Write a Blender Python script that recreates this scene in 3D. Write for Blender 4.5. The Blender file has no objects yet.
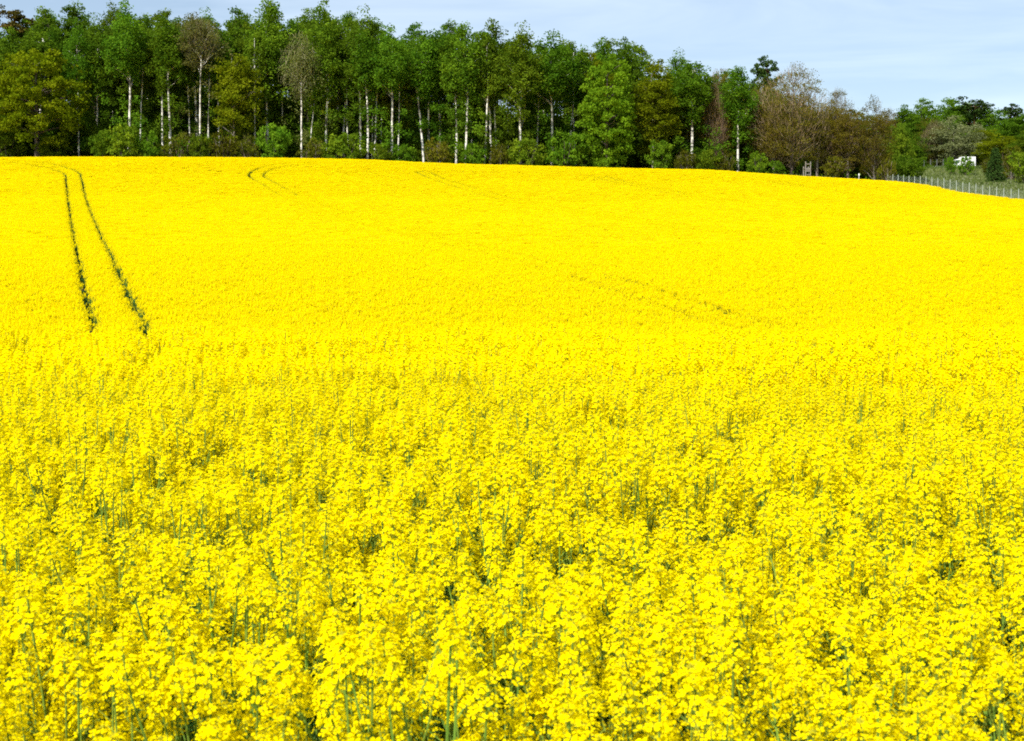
import bpy, math
import numpy as np
from mathutils import Vector, Matrix

scene = bpy.context.scene
col = scene.collection
R = math.radians

# ------------------------------------------------------------------ camera
F, W, HPX = 1422.0, 1024, 741
EYE = 2.15
PITCH = math.atan(80.5 / F)
cam_d = bpy.data.cameras.new("camera")
cam = bpy.data.objects.new("camera", cam_d)
col.objects.link(cam)
cam_d.sensor_width = 36.0
cam_d.lens = F / W * 36.0
cam_d.clip_start, cam_d.clip_end = 0.1, 9000
cam_d.dof.use_dof = True
cam_d.dof.focus_distance, cam_d.dof.aperture_fstop = 14.0, 11.0
cam.location = (0, 0, EYE)
cam.rotation_euler = (math.pi / 2 - PITCH, 0, 0)
scene.camera = cam

# ------------------------------------------------------------------ light
SUN_EL, SUN_AZ = R(47), R(214)
world = bpy.data.worlds.new("World")
scene.world = world
world.use_nodes = True
nt = world.node_tree
nt.nodes.clear()
sky = nt.nodes.new("ShaderNodeTexSky")
sky.sky_type = 'NISHITA'
sky.sun_disc = False
sky.sun_elevation, sky.sun_rotation = SUN_EL, SUN_AZ
sky.air_density, sky.dust_density, sky.ozone_density = 1.0, 0.6, 1.6
tc = nt.nodes.new("ShaderNodeTexCoord")
mp = nt.nodes.new("ShaderNodeMapping")
mp.inputs["Rotation"].default_value = (0.0, R(16), R(10))
mp.inputs["Scale"].default_value = (2.2, 2.0, 15.0)
nz = nt.nodes.new("ShaderNodeTexNoise")
nz.inputs["Scale"].default_value = 1.6
nz.inputs["Detail"].default_value = 7
nz.inputs["Roughness"].default_value = 0.55
nz.inputs["Distortion"].default_value = 0.5
cr = nt.nodes.new("ShaderNodeValToRGB")
cr.color_ramp.elements[0].position, cr.color_ramp.elements[1].position = 0.36, 0.78
cr.color_ramp.elements[0].color = (0.13, 0.13, 0.13, 1)
cr.color_ramp.elements[1].color = (0.50, 0.50, 0.50, 1)
mx = nt.nodes.new("ShaderNodeMixRGB")
mx.inputs[2].default_value = (9.4, 10.4, 11.6, 1)          # thin cirrus
bg = nt.nodes.new("ShaderNodeBackground")
bg.inputs[1].default_value = 0.09
wo = nt.nodes.new("ShaderNodeOutputWorld")
L = nt.links.new
L(tc.outputs["Generated"], mp.inputs[0]); L(mp.outputs[0], nz.inputs["Vector"])
L(nz.outputs[0], cr.inputs[0]); L(cr.outputs[0], mx.inputs[0])
L(sky.outputs[0], mx.inputs[1]); L(mx.outputs[0], bg.inputs[0]); L(bg.outputs[0], wo.inputs[0])

sun_d = bpy.data.lights.new("sun", 'SUN')
sun_d.energy, sun_d.angle, sun_d.color = 5.0, R(0.53), (1.0, 0.955, 0.88)
sun = bpy.data.objects.new("sun", sun_d)
col.objects.link(sun)
to_sun = Vector((math.sin(SUN_AZ) * math.cos(SUN_EL), math.cos(SUN_AZ) * math.cos(SUN_EL), math.sin(SUN_EL)))
sun.rotation_euler = to_sun.to_track_quat('Z', 'Y').to_euler()

vs = scene.view_settings
vs.view_transform, vs.look, vs.gamma, vs.use_curve_mapping = 'Standard', 'None', 1.0, False
vs.exposure = 0.56
cy = scene.cycles
cy.max_bounces, cy.diffuse_bounces, cy.transmission_bounces, cy.glossy_bounces = 6, 4, 4, 2
cy.use_denoising = False
cy.filter_width = 1.8

# ------------------------------------------------------------------ materials
def new_mat(name):
    m = bpy.data.materials.new(name)
    m.use_nodes = True
    m.node_tree.nodes.clear()
    out = m.node_tree.nodes.new("ShaderNodeOutputMaterial")
    return m, m.node_tree, out

def noise_color(nt, c1, c2, scale, detail=4, coord="Object", lo=.35, hi=.65, stretch=None):
    tc = nt.nodes.new("ShaderNodeTexCoord")
    n = nt.nodes.new("ShaderNodeTexNoise")
    n.inputs["Scale"].default_value, n.inputs["Detail"].default_value = scale, detail
    src = tc.outputs[coord]
    if stretch:
        mp = nt.nodes.new("ShaderNodeMapping"); mp.inputs["Scale"].default_value = stretch
        nt.links.new(src, mp.inputs[0]); src = mp.outputs[0]
    nt.links.new(src, n.inputs["Vector"])
    r = nt.nodes.new("ShaderNodeValToRGB")
    r.color_ramp.elements[0].position, r.color_ramp.elements[1].position = lo, hi
    r.color_ramp.elements[0].color, r.color_ramp.elements[1].color = (*c1, 1), (*c2, 1)
    nt.links.new(n.outputs[0], r.inputs[0])
    return r.outputs[0]

def leaf_mat(name, c1, c2, trans=.42, tscale=(1.25, 1.2, .6), vary=.22, rough_spec=0.0):
    """thin leaf: diffuse and translucent; c1..c2 picked per clump, small change per plant"""
    m, nt, out = new_mat(name)
    at = nt.nodes.new("ShaderNodeAttribute"); at.attribute_name = "tint"
    mixc = nt.nodes.new("ShaderNodeMixRGB")
    mixc.inputs[1].default_value, mixc.inputs[2].default_value = (*c1, 1), (*c2, 1)
    nt.links.new(at.outputs["Fac"], mixc.inputs[0])
    oi = nt.nodes.new("ShaderNodeObjectInfo")
    mr = nt.nodes.new("ShaderNodeMapRange")
    mr.inputs["To Min"].default_value, mr.inputs["To Max"].default_value = 1 - vary, 1 + vary
    nt.links.new(oi.outputs["Random"], mr.inputs["Value"])
    hs = nt.nodes.new("ShaderNodeHueSaturation")
    if vary > .1:                    # every plant its own slight hue
        hm = nt.nodes.new("ShaderNodeMath"); hm.operation = 'MULTIPLY'; hm.inputs[1].default_value = 7.31
        hf = nt.nodes.new("ShaderNodeMath"); hf.operation = 'FRACT'
        hr = nt.nodes.new("ShaderNodeMapRange"); hr.inputs["To Min"].default_value, hr.inputs["To Max"].default_value = .478, .512
        nt.links.new(oi.outputs["Random"], hm.inputs[0]); nt.links.new(hm.outputs[0], hf.inputs[0])
        nt.links.new(hf.outputs[0], hr.inputs["Value"]); nt.links.new(hr.outputs[0], hs.inputs["Hue"])
    nt.links.new(mr.outputs[0], hs.inputs["Value"]); nt.links.new(mixc.outputs[0], hs.inputs["Color"])
    d = nt.nodes.new("ShaderNodeBsdfDiffuse"); t = nt.nodes.new("ShaderNodeBsdfTranslucent")
    tm = nt.nodes.new("ShaderNodeMixRGB"); tm.blend_type = 'MULTIPLY'; tm.inputs[0].default_value = 1
    tm.inputs[2].default_value = (*tscale, 1)
    nt.links.new(hs.outputs[0], d.inputs[0]); nt.links.new(hs.outputs[0], tm.inputs[1]); nt.links.new(tm.outputs[0], t.inputs[0])
    ms = nt.nodes.new("ShaderNodeMixShader"); ms.inputs[0].default_value = trans
    nt.links.new(d.outputs[0], ms.inputs[1]); nt.links.new(t.outputs[0], ms.inputs[2])
    nt.links.new(ms.outputs[0], out.inputs[0])
    return m

def solid_mat(name, c1, c2=None, scale=3, rough=.8, stretch=None, metal=0, lo=.35, hi=.65, detail=4, spec=.3):
    m, nt, out = new_mat(name)
    p = nt.nodes.new("ShaderNodeBsdfPrincipled")
    p.inputs["Roughness"].default_value, p.inputs["Metallic"].default_value = rough, metal
    p.inputs["Specular IOR Level"].default_value = spec
    c2 = c2 or tuple(v * .8 for v in c1)
    nt.links.new(noise_color(nt, c1, c2, scale, detail, lo=lo, hi=hi, stretch=stretch), p.inputs["Base Color"])
    nt.links.new(p.outputs[0], out.inputs[0])
    return m

M = {}
M['petal'] = leaf_mat("rapeseed_petal", (.91, .75, .001), (.96, .83, .002), trans=.50, tscale=(1.0, 1.0, .5), vary=.03)
M['bud'] = leaf_mat("rapeseed_bud", (.30, .34, .02), (.5, .42, .02), trans=.15, vary=.08)
M['stalk'] = leaf_mat("rapeseed_stalk", (.13, .235, .030), (.23, .345, .05), trans=.2, vary=.12)
M['rleaf'] = leaf_mat("rapeseed_leaf", (.028, .095, .022), (.075, .18, .045), trans=.25, vary=.15)
M['birch_leaf'] = leaf_mat("birch_leaf", (.056, .128, .008), (.138, .245, .014))
M['green_leaf'] = leaf_mat("broadleaf", (.054, .118, .008), (.138, .235, .014))
M['maple_leaf'] = leaf_mat("maple_leaf", (.075, .185, .008), (.15, .30, .014))
M['oak_leaf'] = leaf_mat("oak_leaf", (.095, .145, .003), (.200, .245, .007), vary=.08)
M['olive_leaf'] = leaf_mat("olive_leaf", (.095, .132, .004), (.190, .225, .008), vary=.09)
M['bud_leaf'] = leaf_mat("budding_leaf", (.105, .100, .010), (.18, .165, .018))
M['pale_leaf'] = leaf_mat("pale_leaf", (.115, .135, .030), (.19, .205, .06))
M['pine_leaf'] = leaf_mat("pine_needle", (.020, .050, .010), (.045, .085, .016), trans=.15)
M['rust_leaf'] = leaf_mat("rusty_pine_needle", (.06, .075, .012), (.14, .11, .02), trans=.2)
M['willow_leaf'] = leaf_mat("willow_leaf", (.12, .155, .06), (.20, .235, .11))
M['shrub_leaf'] = leaf_mat("shrub_leaf", (.070, .145, .008), (.165, .265, .014))
M['scrub_leaf'] = leaf_mat("scrub_leaf", (.075, .095, .006), (.135, .145, .012))
M['under_leaf'] = leaf_mat("undergrowth_leaf", (.055, .120, .008), (.135, .22, .013))
M['grass'] = leaf_mat("grass_blade", (.065, .10, .022), (.15, .175, .05), trans=.3)
M['twig'] = leaf_mat("bare_twig", (.13, .095, .055), (.23, .175, .11), trans=0.0)
M['pale_twig'] = leaf_mat("pale_twig", (.17, .155, .075), (.27, .25, .14), trans=.1)
M['birch_bark'] = solid_mat("birch_bark", (.09, .08, .065), (.74, .71, .64), scale=1.0, stretch=(2.2, 2.2, 1.3), lo=.40, hi=.54, detail=6)
M['grey_bark'] = solid_mat("grey_bark", (.15, .125, .10), (.34, .30, .25), scale=1.2, stretch=(3, 3, .6))
M['dark_bark'] = solid_mat("dark_bark", (.055, .042, .03), (.13, .10, .075), scale=1.2, stretch=(3, 3, .6))
M['pine_bark'] = solid_mat("pine_bark", (.12, .06, .03), (.26, .13, .06), scale=1.2, stretch=(3, 3, .8))
M['wood'] = solid_mat("weathered_wood", (.17, .15, .125), (.29, .26, .22), scale=4, stretch=(4, 4, .5))
M['white_paint'] = solid_mat("white_paint", (.80, .80, .79), (.76, .76, .75), scale=2, rough=.35, spec=.5)
M['post'] = solid_mat("fence_post_metal", (.27, .31, .25), (.37, .41, .35), scale=6, rough=.6)
M['wire'] = solid_mat("fence_wire", (.22, .25, .22), (.28, .31, .27), scale=6, rough=.5)
M['steel'] = solid_mat("barrier_steel", (.40, .41, .42), (.52, .53, .54), scale=4, rough=.45, metal=.4)
M['dark_post'] = solid_mat("dark_post", (.06, .065, .06), (.11, .115, .11), scale=5)
M['glass'] = solid_mat("dark_glass", (.05, .07, .10), (.07, .10, .14), scale=1, rough=.08, spec=.8)
M['rubber'] = solid_mat("tyre_rubber", (.02, .02, .02), (.035, .035, .035), scale=8, rough=.85)
M['grey_plastic'] = solid_mat("grey_plastic", (.10, .10, .105), (.14, .14, .145), scale=4, rough=.6)
M['rim'] = solid_mat("wheel_rim_metal", (.45, .45, .46), (.55, .55, .56), scale=8, rough=.35, metal=.6)
M['red_lens'] = solid_mat("red_lens", (.35, .01, .01), (.4, .02, .015), rough=.2)
M['clear_lens'] = solid_mat("clear_lens", (.7, .7, .68), (.8, .8, .78), rough=.1)
M['asphalt'] = solid_mat("asphalt", (.045, .045, .047), (.065, .065, .067), scale=3, rough=.9)

# ------------------------------------------------------------------ terrain
_py = [-400, 2, 10, 20, 25, 30, 36, 42, 50, 57, 63, 75, 91, 120, 146, 174, 186, 195, 205, 322, 348, 430, 600, 4000]
_pz = [-.82, -.82, -.80, -.72, -.76, -1.25, -1.85, -1.75, -1.05, -.15, .6, 1.9, 3.4, 6.5, 9.7, 14.2, 16.6, 18.0, 18.9, 32.0, 32.1, 37, 41, 44]
_ty = np.arange(-400, 700, .5)
_tz = np.interp(_ty, _py, _pz)
_k = np.exp(-.5 * (np.arange(-16, 17) * .5 / 2.2) ** 2); _k /= _k.sum()
_tzs = np.convolve(np.pad(_tz, 16, mode='edge'), _k, mode='valid')
def sstep(t):
    t = np.clip(t, 0, 1); return t * t * (3 - 2 * t)
def ground_z(x, y):
    x = np.asarray(x, float); y = np.asarray(y, float)
    z = np.where(y < 690, np.interp(y, _ty, _tzs), np.interp(y, _py, _pz)) + .82
    drop = np.interp(x, [-40, -20, -8, 6, 26, 39, 47, 54, 62, 90, 120], [-.1, .25, .8, 1.2, 1.6, 2.4, 2.85, 3.3, 3.5, 2.9, 2.9])
    z = z - drop * np.clip((y - 50) / 145, 0, 1) ** 2
    wgt = np.interp(x, [-400, -20, 15, 50], [1, 1, .35, 0])
    z = z + 7.5 * sstep((y - 206) / 24) * wgt
    z = z + 1.15 * sstep((y - 195.5) / 4) * (1 - sstep((y - 206) / 8)) * sstep((x - 33) / 5) * (1 - sstep((x - 49) / 4))
    z = z + .05 * np.sin(x * .21 + 1) * np.sin(y * .13) * np.clip(y / 40, 0, 1)
    return z
def gz(x, y): return float(ground_z(x, y))
ct, st_ = math.cos(PITCH), math.sin(PITCH)
def at(px, py, Y):
    """world point at depth Y seen at pixel (px, py) of the photograph"""
    a, b = (px - 512) / F, (370.5 - py) / F
    d = (a, ct + b * st_, -st_ + b * ct)
    t = Y / d[1]
    return d[0] * t, Y, EYE + d[2] * t

def edge_x(y):   # the crop's boundary on the fence side
    return np.interp(y, [0, 60, 150, 165, 203], [70, 68, 60.2, 57.8, 51.0])
def rim_y(x):    # the crop's far boundary under the wood
    return np.interp(x, [-120, 28, 36, 60], [199, 198.5, 195.5, 195.5])

# ------------------------------------------------------------------ mesh building
class Acc:
    def __init__(self): self.v, self.f, self.n = [], [], 0
    def add(self, verts, faces, mat=0, tint=0.5):
        verts = np.asarray(verts, np.float32).reshape(-1, 3); faces = np.asarray(faces, np.int64)
        if faces.ndim == 1: faces = faces[None]
        t = np.broadcast_to(np.asarray(tint, np.float32), (len(faces),)).copy()
        self.v.append(verts); self.f.append((faces + self.n, mat, t)); self.n += len(verts)
    def merge(self, other, mat_map=None):
        for v in other.v: self.v.append(v)
        for f, m, t in other.f: self.f.append((f + self.n, mat_map[m] if mat_map else m, t))
        self.n += other.n
    def mesh(self, name, mats, smooth=False):
        me = bpy.data.meshes.new(name)
        V = np.concatenate(self.v)
        me.vertices.add(len(V)); me.vertices.foreach_set("co", V.ravel())
        loops = np.concatenate([f.ravel() for f, m, t in self.f])
        tot = np.concatenate([np.full(len(f), f.shape[1], np.int32) for f, m, t in self.f])
        start = np.concatenate([[0], np.cumsum(tot)[:-1]]).astype(np.int32)
        me.loops.add(len(loops)); me.loops.foreach_set("vertex_index", loops.astype(np.int32))
        me.polygons.add(len(tot)); me.polygons.foreach_set("loop_start", start); me.polygons.foreach_set("loop_total", tot)
        mi = np.concatenate([np.full(len(f), m, np.int32) for f, m, t in self.f])
        me.polygons.foreach_set("material_index", mi)
        me.polygons.foreach_set("use_smooth", np.full(len(tot), smooth))
        for m in mats: me.materials.append(m)
        at_ = me.attributes.new("tint", 'FLOAT', 'FACE')
        at_.data.foreach_set("value", np.concatenate([t for f, m, t in self.f]))
        me.update(calc_edges=True)
        return me

def tube(acc, pts, rad, sides=6, mat=0, tint=.5, cap=True):
    pts = np.asarray(pts, float); n = len(pts)
    rad = np.broadcast_to(np.asarray(rad, float), (n,))
    tan = np.gradient(pts, axis=0); tan /= np.linalg.norm(tan, axis=1, keepdims=True) + 1e-9
    ref = np.where(np.abs(tan[:, 2:3]) > .9, np.array([[1., 0, 0]]), np.array([[0, 0, 1.]]))
    u = np.cross(tan, ref); u /= np.linalg.norm(u, axis=1, keepdims=True) + 1e-9
    w = np.cross(tan, u)
    a = np.arange(sides) / sides * 2 * np.pi
    V = pts[:, None] + rad[:, None, None] * (np.cos(a)[None, :, None] * u[:, None] + np.sin(a)[None, :, None] * w[:, None])
    i = np.arange(n - 1)[:, None] * sides; j = np.arange(sides)[None]; k = (j + 1) % sides
    f = np.stack([i + j, i + k, i + sides + k, i + sides + j], -1).reshape(-1, 4)
    acc.add(V.reshape(-1, 3), f, mat, tint)
    if cap and sides >= 3:
        acc.add(V[-1], np.arange(sides)[None], mat, tint)
        acc.add(V[0], np.arange(sides)[::-1][None], mat, tint)

def box(acc, lo, hi, mat=0, rot=0, org=(0, 0, 0)):
    x0, y0, z0 = lo; x1, y1, z1 = hi
    v = np.array([[x0, y0, z0], [x1, y0, z0], [x1, y1, z0], [x0, y1, z0], [x0, y0, z1], [x1, y0, z1], [x1, y1, z1], [x0, y1, z1]], float)
    acc.add(v, [[0, 3, 2, 1], [4, 5, 6, 7], [0, 1, 5, 4], [1, 2, 6, 5], [2, 3, 7, 6], [3, 0, 4, 7]], mat)

def leaf_cards(acc, c, size, rng, up=.35, mat=0, tint=.5, droop=0):
    """one small kite-shaped leaf face per centre"""
    c = np.asarray(c, float); n = len(c)
    nrm = rng.normal(size=(n, 3)); nrm[:, 2] = nrm[:, 2] * (1 - up) + up * 1.4
    nrm /= np.linalg.norm(nrm, axis=1, keepdims=True)
    d = rng.normal(size=(n, 3)); d[:, 2] -= droop
    d -= nrm * (d * nrm).sum(1, keepdims=True); d /= np.linalg.norm(d, axis=1, keepdims=True) + 1e-9
    s = np.cross(nrm, d)
    L_ = (np.asarray(size) * rng.uniform(.65, 1.35, n))[:, None]; w = L_ * rng.uniform(.32, .5, n)[:, None]
    V = np.stack([c - d * L_ * .5, c + s * w + nrm * L_ * .06, c + d * L_ * .5, c - s * w + nrm * L_ * .06], 1).reshape(-1, 3)
    acc.add(V, np.arange(n * 4).reshape(-1, 4), mat, tint)

def obj(name, me, parent=None, loc=None):
    o = bpy.data.objects.new(name, me); col.objects.link(o)
    if parent: o.parent = parent
    if loc is not None: o.location = loc
    return o
def tag(o, label=None, cat=None, group=None, kind=None):
    if label: o['label'] = label
    if cat: o['category'] = cat
    if group: o['group'] = group
    if kind: o['kind'] = kind
    return o

# ------------------------------------------------------------------ ground
gx = np.unique(np.concatenate([-np.geomspace(110, 4000, 18), np.arange(-110, 150, 2.0), np.geomspace(150, 4000, 18)]))
gy = np.unique(np.concatenate([np.linspace(-400, -20, 12), np.arange(-20, 64, 1.0), np.arange(64, 440, 2.0), np.geomspace(440, 6000, 26)]))
GX, GY = np.meshgrid(gx, gy)
acc = Acc()
nx, ny = len(gx), len(gy)
i = (np.arange(ny - 1)[:, None] * nx + np.arange(nx - 1)[None]).ravel()
acc.add(np.stack([GX, GY, ground_z(GX, GY)], -1).reshape(-1, 3), np.stack([i, i + 1, i + nx + 1, i + nx], -1))
m, nt, out = new_mat("field_ground")
p = nt.nodes.new("ShaderNodeBsdfPrincipled"); p.inputs["Roughness"].default_value = .95
soil = noise_color(nt, (.13, .10, .07), (.21, .165, .115), 2.5, 8)
litter = noise_color(nt, (.09, .065, .035), (.20, .14, .08), 1.4, 8)
turf = noise_color(nt, (.06, .09, .022), (.15, .155, .055), .35, 9, lo=.3, hi=.7)
def mask(attr):
    a = nt.nodes.new("ShaderNodeAttribute"); a.attribute_name = attr; return a.outputs["Fac"]
m1 = nt.nodes.new("ShaderNodeMixRGB"); m2 = nt.nodes.new("ShaderNodeMixRGB")
nt.links.new(mask("grass_amount"), m1.inputs[0]); nt.links.new(soil, m1.inputs[1]); nt.links.new(turf, m1.inputs[2])
nt.links.new(mask("litter_amount"), m2.inputs[0]); nt.links.new(m1.outputs[0], m2.inputs[1]); nt.links.new(litter, m2.inputs[2])
nt.links.new(m2.outputs[0], p.inputs["Base Color"]); nt.links.new(p.outputs[0], out.inputs[0])
me = acc.mesh("ground", [m], smooth=True)
in_field = (GX < edge_x(GY)) & (GY < rim_y(GX)) & (GY > .6)
wood = sstep((GY - 201) / 3) * sstep((52 - GX) / 4)
for nm, arr in (("grass_amount", (~in_field).astype(np.float32)), ("litter_amount", wood.astype(np.float32))):
    a_ = me.attributes.new(nm, 'FLOAT', 'POINT'); a_.data.foreach_set("value", arr.ravel().astype(np.float32))
tag(obj("ground", me), kind='structure')

# road on the bench above the grass slope
acc = Acc(); xs = np.arange(20, 260, 4.0); zr = ground_z(xs, np.full_like(xs, 334.)) + .12
v0 = np.stack([xs, np.full_like(xs, 330.5), zr], -1); v1 = np.stack([xs, np.full_like(xs, 338.5), zr], -1)
v2 = v0 - [0, 0, .5]; v3 = v1 - [0, 0, .5]; n = len(xs); q = np.arange(n - 1)
acc.add(np.concatenate([v0, v1, v2, v3]), np.concatenate([
    np.stack([q, q + 1, q + 1 + n, q + n], -1), np.stack([q + 2 * n, q + 1 + 2 * n, q + 1, q], -1),
    np.stack([q + n, q + n + 1, q + 3 * n + 1, q + 3 * n], -1)]))
tag(obj("road", acc.mesh("road", [M['asphalt']])), kind='structure')

# ------------------------------------------------------------------ rapeseed plants
YEL, BUD, STK, LEF = 0, 1, 2, 3
RAPE_MATS = [M['petal'], M['bud'], M['stalk'], M['rleaf']]

def frame(axis):
    axis = np.asarray(axis, float) / np.linalg.norm(axis)
    r = np.array([1., 0, 0]) if abs(axis[0]) < .8 else np.array([0, 1., 0])
    u = np.cross(axis, r); u /= np.linalg.norm(u)
    return np.stack([u, np.cross(axis, u), axis], 1)

def flower_head(acc, org, axis, rng, lod, size=1.0):
    Fm = frame(axis)
    n = {0: int(rng.integers(28, 40)), 1: int(rng.integers(17, 24)), 2: 8}[lod]
    k = np.arange(n); f = k / max(n - 1, 1)
    ang = k * 2.39996 + rng.uniform(0, 6.28)
    rad = (.009 + .021 * f ** .7) * size * rng.uniform(.8, 1.25, n)
    h = (.022 - .080 * f ** 1.1) * size + rng.normal(0, .004, n)
    c = np.stack([rad * np.cos(ang), rad * np.sin(ang), h], -1)
    out_ = np.stack([np.cos(ang), np.sin(ang), np.zeros(n)], -1)
    nrm = out_ * (.25 + .8 * f)[:, None] * (.45 if lod == 2 else 1) + np.array([0, 0, .9]) + rng.normal(0, .16, (n, 3))
    nrm /= np.linalg.norm(nrm, axis=1, keepdims=True)
    d = rng.normal(size=(n, 3)); d -= nrm * (d * nrm).sum(1, keepdims=True); d /= np.linalg.norm(d, axis=1, keepdims=True)
    s = np.cross(nrm, d)
    tint = rng.uniform(0, 1, n)
    if lod == 0:
        Lp = rng.uniform(.0084, .0103, n)[:, None] * size
        for q in range(4):
            a = q * np.pi / 2 + rng.normal(0, .12, n)[:, None]
            dd = d * np.cos(a) + s * np.sin(a); ss = -d * np.sin(a) + s * np.cos(a)
            cup = rng.uniform(-.15, .45, n)[:, None] * Lp
            V = np.stack([c + dd * Lp * .10, c + dd * Lp * .55 + ss * Lp * .40 + nrm * cup * .5, c + dd * Lp * .95 + ss * Lp * .28 + nrm * cup * .8,
                          c + dd * Lp * .95 - ss * Lp * .28 + nrm * cup * .8, c + dd * Lp * .55 - ss * Lp * .40 + nrm * cup * .5], 1)
            acc.add((V.reshape(-1, 3) @ Fm.T) + org, np.arange(n * 5).reshape(-1, 5), YEL, tint)
        # buds at the tip
        nb = 9; a = np.arange(nb) * 2.4; r_ = .0065 * np.sqrt(np.arange(nb) / nb) * size
        b = np.stack([r_ * np.cos(a), r_ * np.sin(a), .020 * size - r_ * .8], -1)
        oc = np.array([[1, 0, 0], [0, 1, 0], [-1, 0, 0], [0, -1, 0], [0, 0, 1.7], [0, 0, -1.7]]) * .0026 * size
        V = (b[:, None] + oc[None]).reshape(-1, 3) @ Fm.T + org
        of = np.array([[0, 1, 4], [1, 2, 4], [2, 3, 4], [3, 0, 4], [1, 0, 5], [2, 1, 5], [3, 2, 5], [0, 3, 5]])
        acc.add(V, (np.arange(nb)[:, None, None] * 6 + of[None]).reshape(-1, 3), BUD, .5)
        # pedicels
        p0 = np.stack([np.zeros(n), np.zeros(n), h - .012], -1); w = np.cross(out_, [0, 0, 1.]) * .0006
        V = np.stack([p0 - w, p0 + w, c + w, c - w], 1).reshape(-1, 3) @ Fm.T + org
        acc.add(V, np.arange(n * 4).reshape(-1, 4), STK, .8)
    else:
        Lp = (.0104 if lod == 1 else .0146) * size * rng.uniform(.8, 1.2, n)[:, None]
        dd = (d + s) * Lp * .85; ss = (d - s) * Lp * .85; cu = nrm * Lp * .3
        V = np.stack([c + dd + cu, c + ss, c - dd + cu, c - ss], 1)
        acc.add(V.reshape(-1, 3) @ Fm.T + org, np.arange(n * 4).reshape(-1, 4), YEL, tint)

def pods(acc, pts, rng, n):
    """young pods and finished flower stalks below the head"""
    for q in range(n):
        t = rng.uniform(.45, .9); k_ = t * (len(pts) - 1); i0 = int(k_); p0 = pts[i0] + (pts[min(i0 + 1, len(pts) - 1)] - pts[i0]) * (k_ - i0)
        a = rng.uniform(0, 6.28); d = np.array([math.cos(a) * .7, math.sin(a) * .7, .65]) * rng.uniform(.025, .05)
        tube(acc, [p0, p0 + d * .5, p0 + d], [.0008, .0013, .0006], 3, STK, .7, cap=False)

def rape_plant(rng, lod):
    stem, fol, heads = Acc(), Acc(), []
    H = rng.uniform(1.20, 1.36)
    lean = rng.normal(0, .05, 2)
    def curve(p0, p1, bend, n=5):
        t = np.linspace(0, 1, n)[:, None]
        return p0 * (1 - t) + p1 * t + bend * (t * (1 - t))
    top = np.array([lean[0], lean[1], H])
    main = curve(np.zeros(3), top, np.array([*rng.normal(0, .10, 2), 0]), 7)
    sides = 5 if lod == 0 else 3
    tube(stem, main, np.linspace(.0065, .0024, 7) * (1 if lod == 0 else 1.2), sides, STK, .3, cap=False)
    lines = [main]
    nb = int(rng.integers(6, 9))
    for k in range(nb):
        t = rng.uniform(.45, .80); k_ = t * 6; i0 = int(k_); p0 = main[i0] + (main[i0 + 1] - main[i0]) * (k_ - i0)
        a = k * 2.4 + rng.uniform(-.5, .5); r_ = rng.uniform(.06, .22)
        zt = H * rng.uniform(.84, 1.02)
        p1 = np.array([p0[0] + r_ * math.cos(a), p0[1] + r_ * math.sin(a), max(zt, p0[2] + .12)])
        br = curve(p0, p1, np.array([math.cos(a) * .10, math.sin(a) * .10, -.05]), 5)
        tube(stem, br, np.linspace(.0036, .0018, 5), sides if lod == 0 else 3, STK, .5, cap=False)
        lines.append(br)
    for ln in lines:
        h_ = Acc(); ax = ln[-1] - ln[-2] + np.array([*rng.normal(0, .02, 2), .05])
        flower_head(h_, ln[-1], ax, rng, lod, rng.uniform(.75, 1.35) * (1.15 if ln is main else 1))
        heads.append(h_)
        if lod == 0: pods(stem, ln, rng, int(rng.integers(4, 9)))
    nl = 15 if lod == 0 else 7
    for q in range(nl):
        t = rng.uniform(.25, .74); p0 = main[int(t * 6)] * (1 - (t * 6) % 1) + main[int(t * 6) + 1] * ((t * 6) % 1)
        a = rng.uniform(0, 6.28); Ln = rng.uniform(.09, .20) * (1.2 - t * .6); wd = Ln * rng.uniform(.16, .26)
        u = np.array([math.cos(a), math.sin(a), 0]); s = np.array([-u[1], u[0], 0]); z = np.array([0, 0, 1.])
        lift = rng.uniform(.1, .9)
        P = [p0, p0 + u * Ln * .4 + z * Ln * lift * .45, p0 + u * Ln * .75 + z * Ln * lift * .55, p0 + u * Ln + z * Ln * (lift * .4 - .1)]
        V = [P[0], P[1] + s * wd, P[1] - z * wd * .2, P[1] - s * wd, P[2] + s * wd * .8, P[2] - z * wd * .2, P[2] - s * wd * .8, P[3]]
        tn = rng.uniform(0, 1)
        fol.add(V, [[1, 4, 5, 2], [2, 5, 6, 3]], LEF, tn); fol.add(V, [[0, 2, 1], [0, 3, 2], [4, 7, 5], [5, 7, 6]], LEF, tn)
    return stem, fol, heads, H

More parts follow.
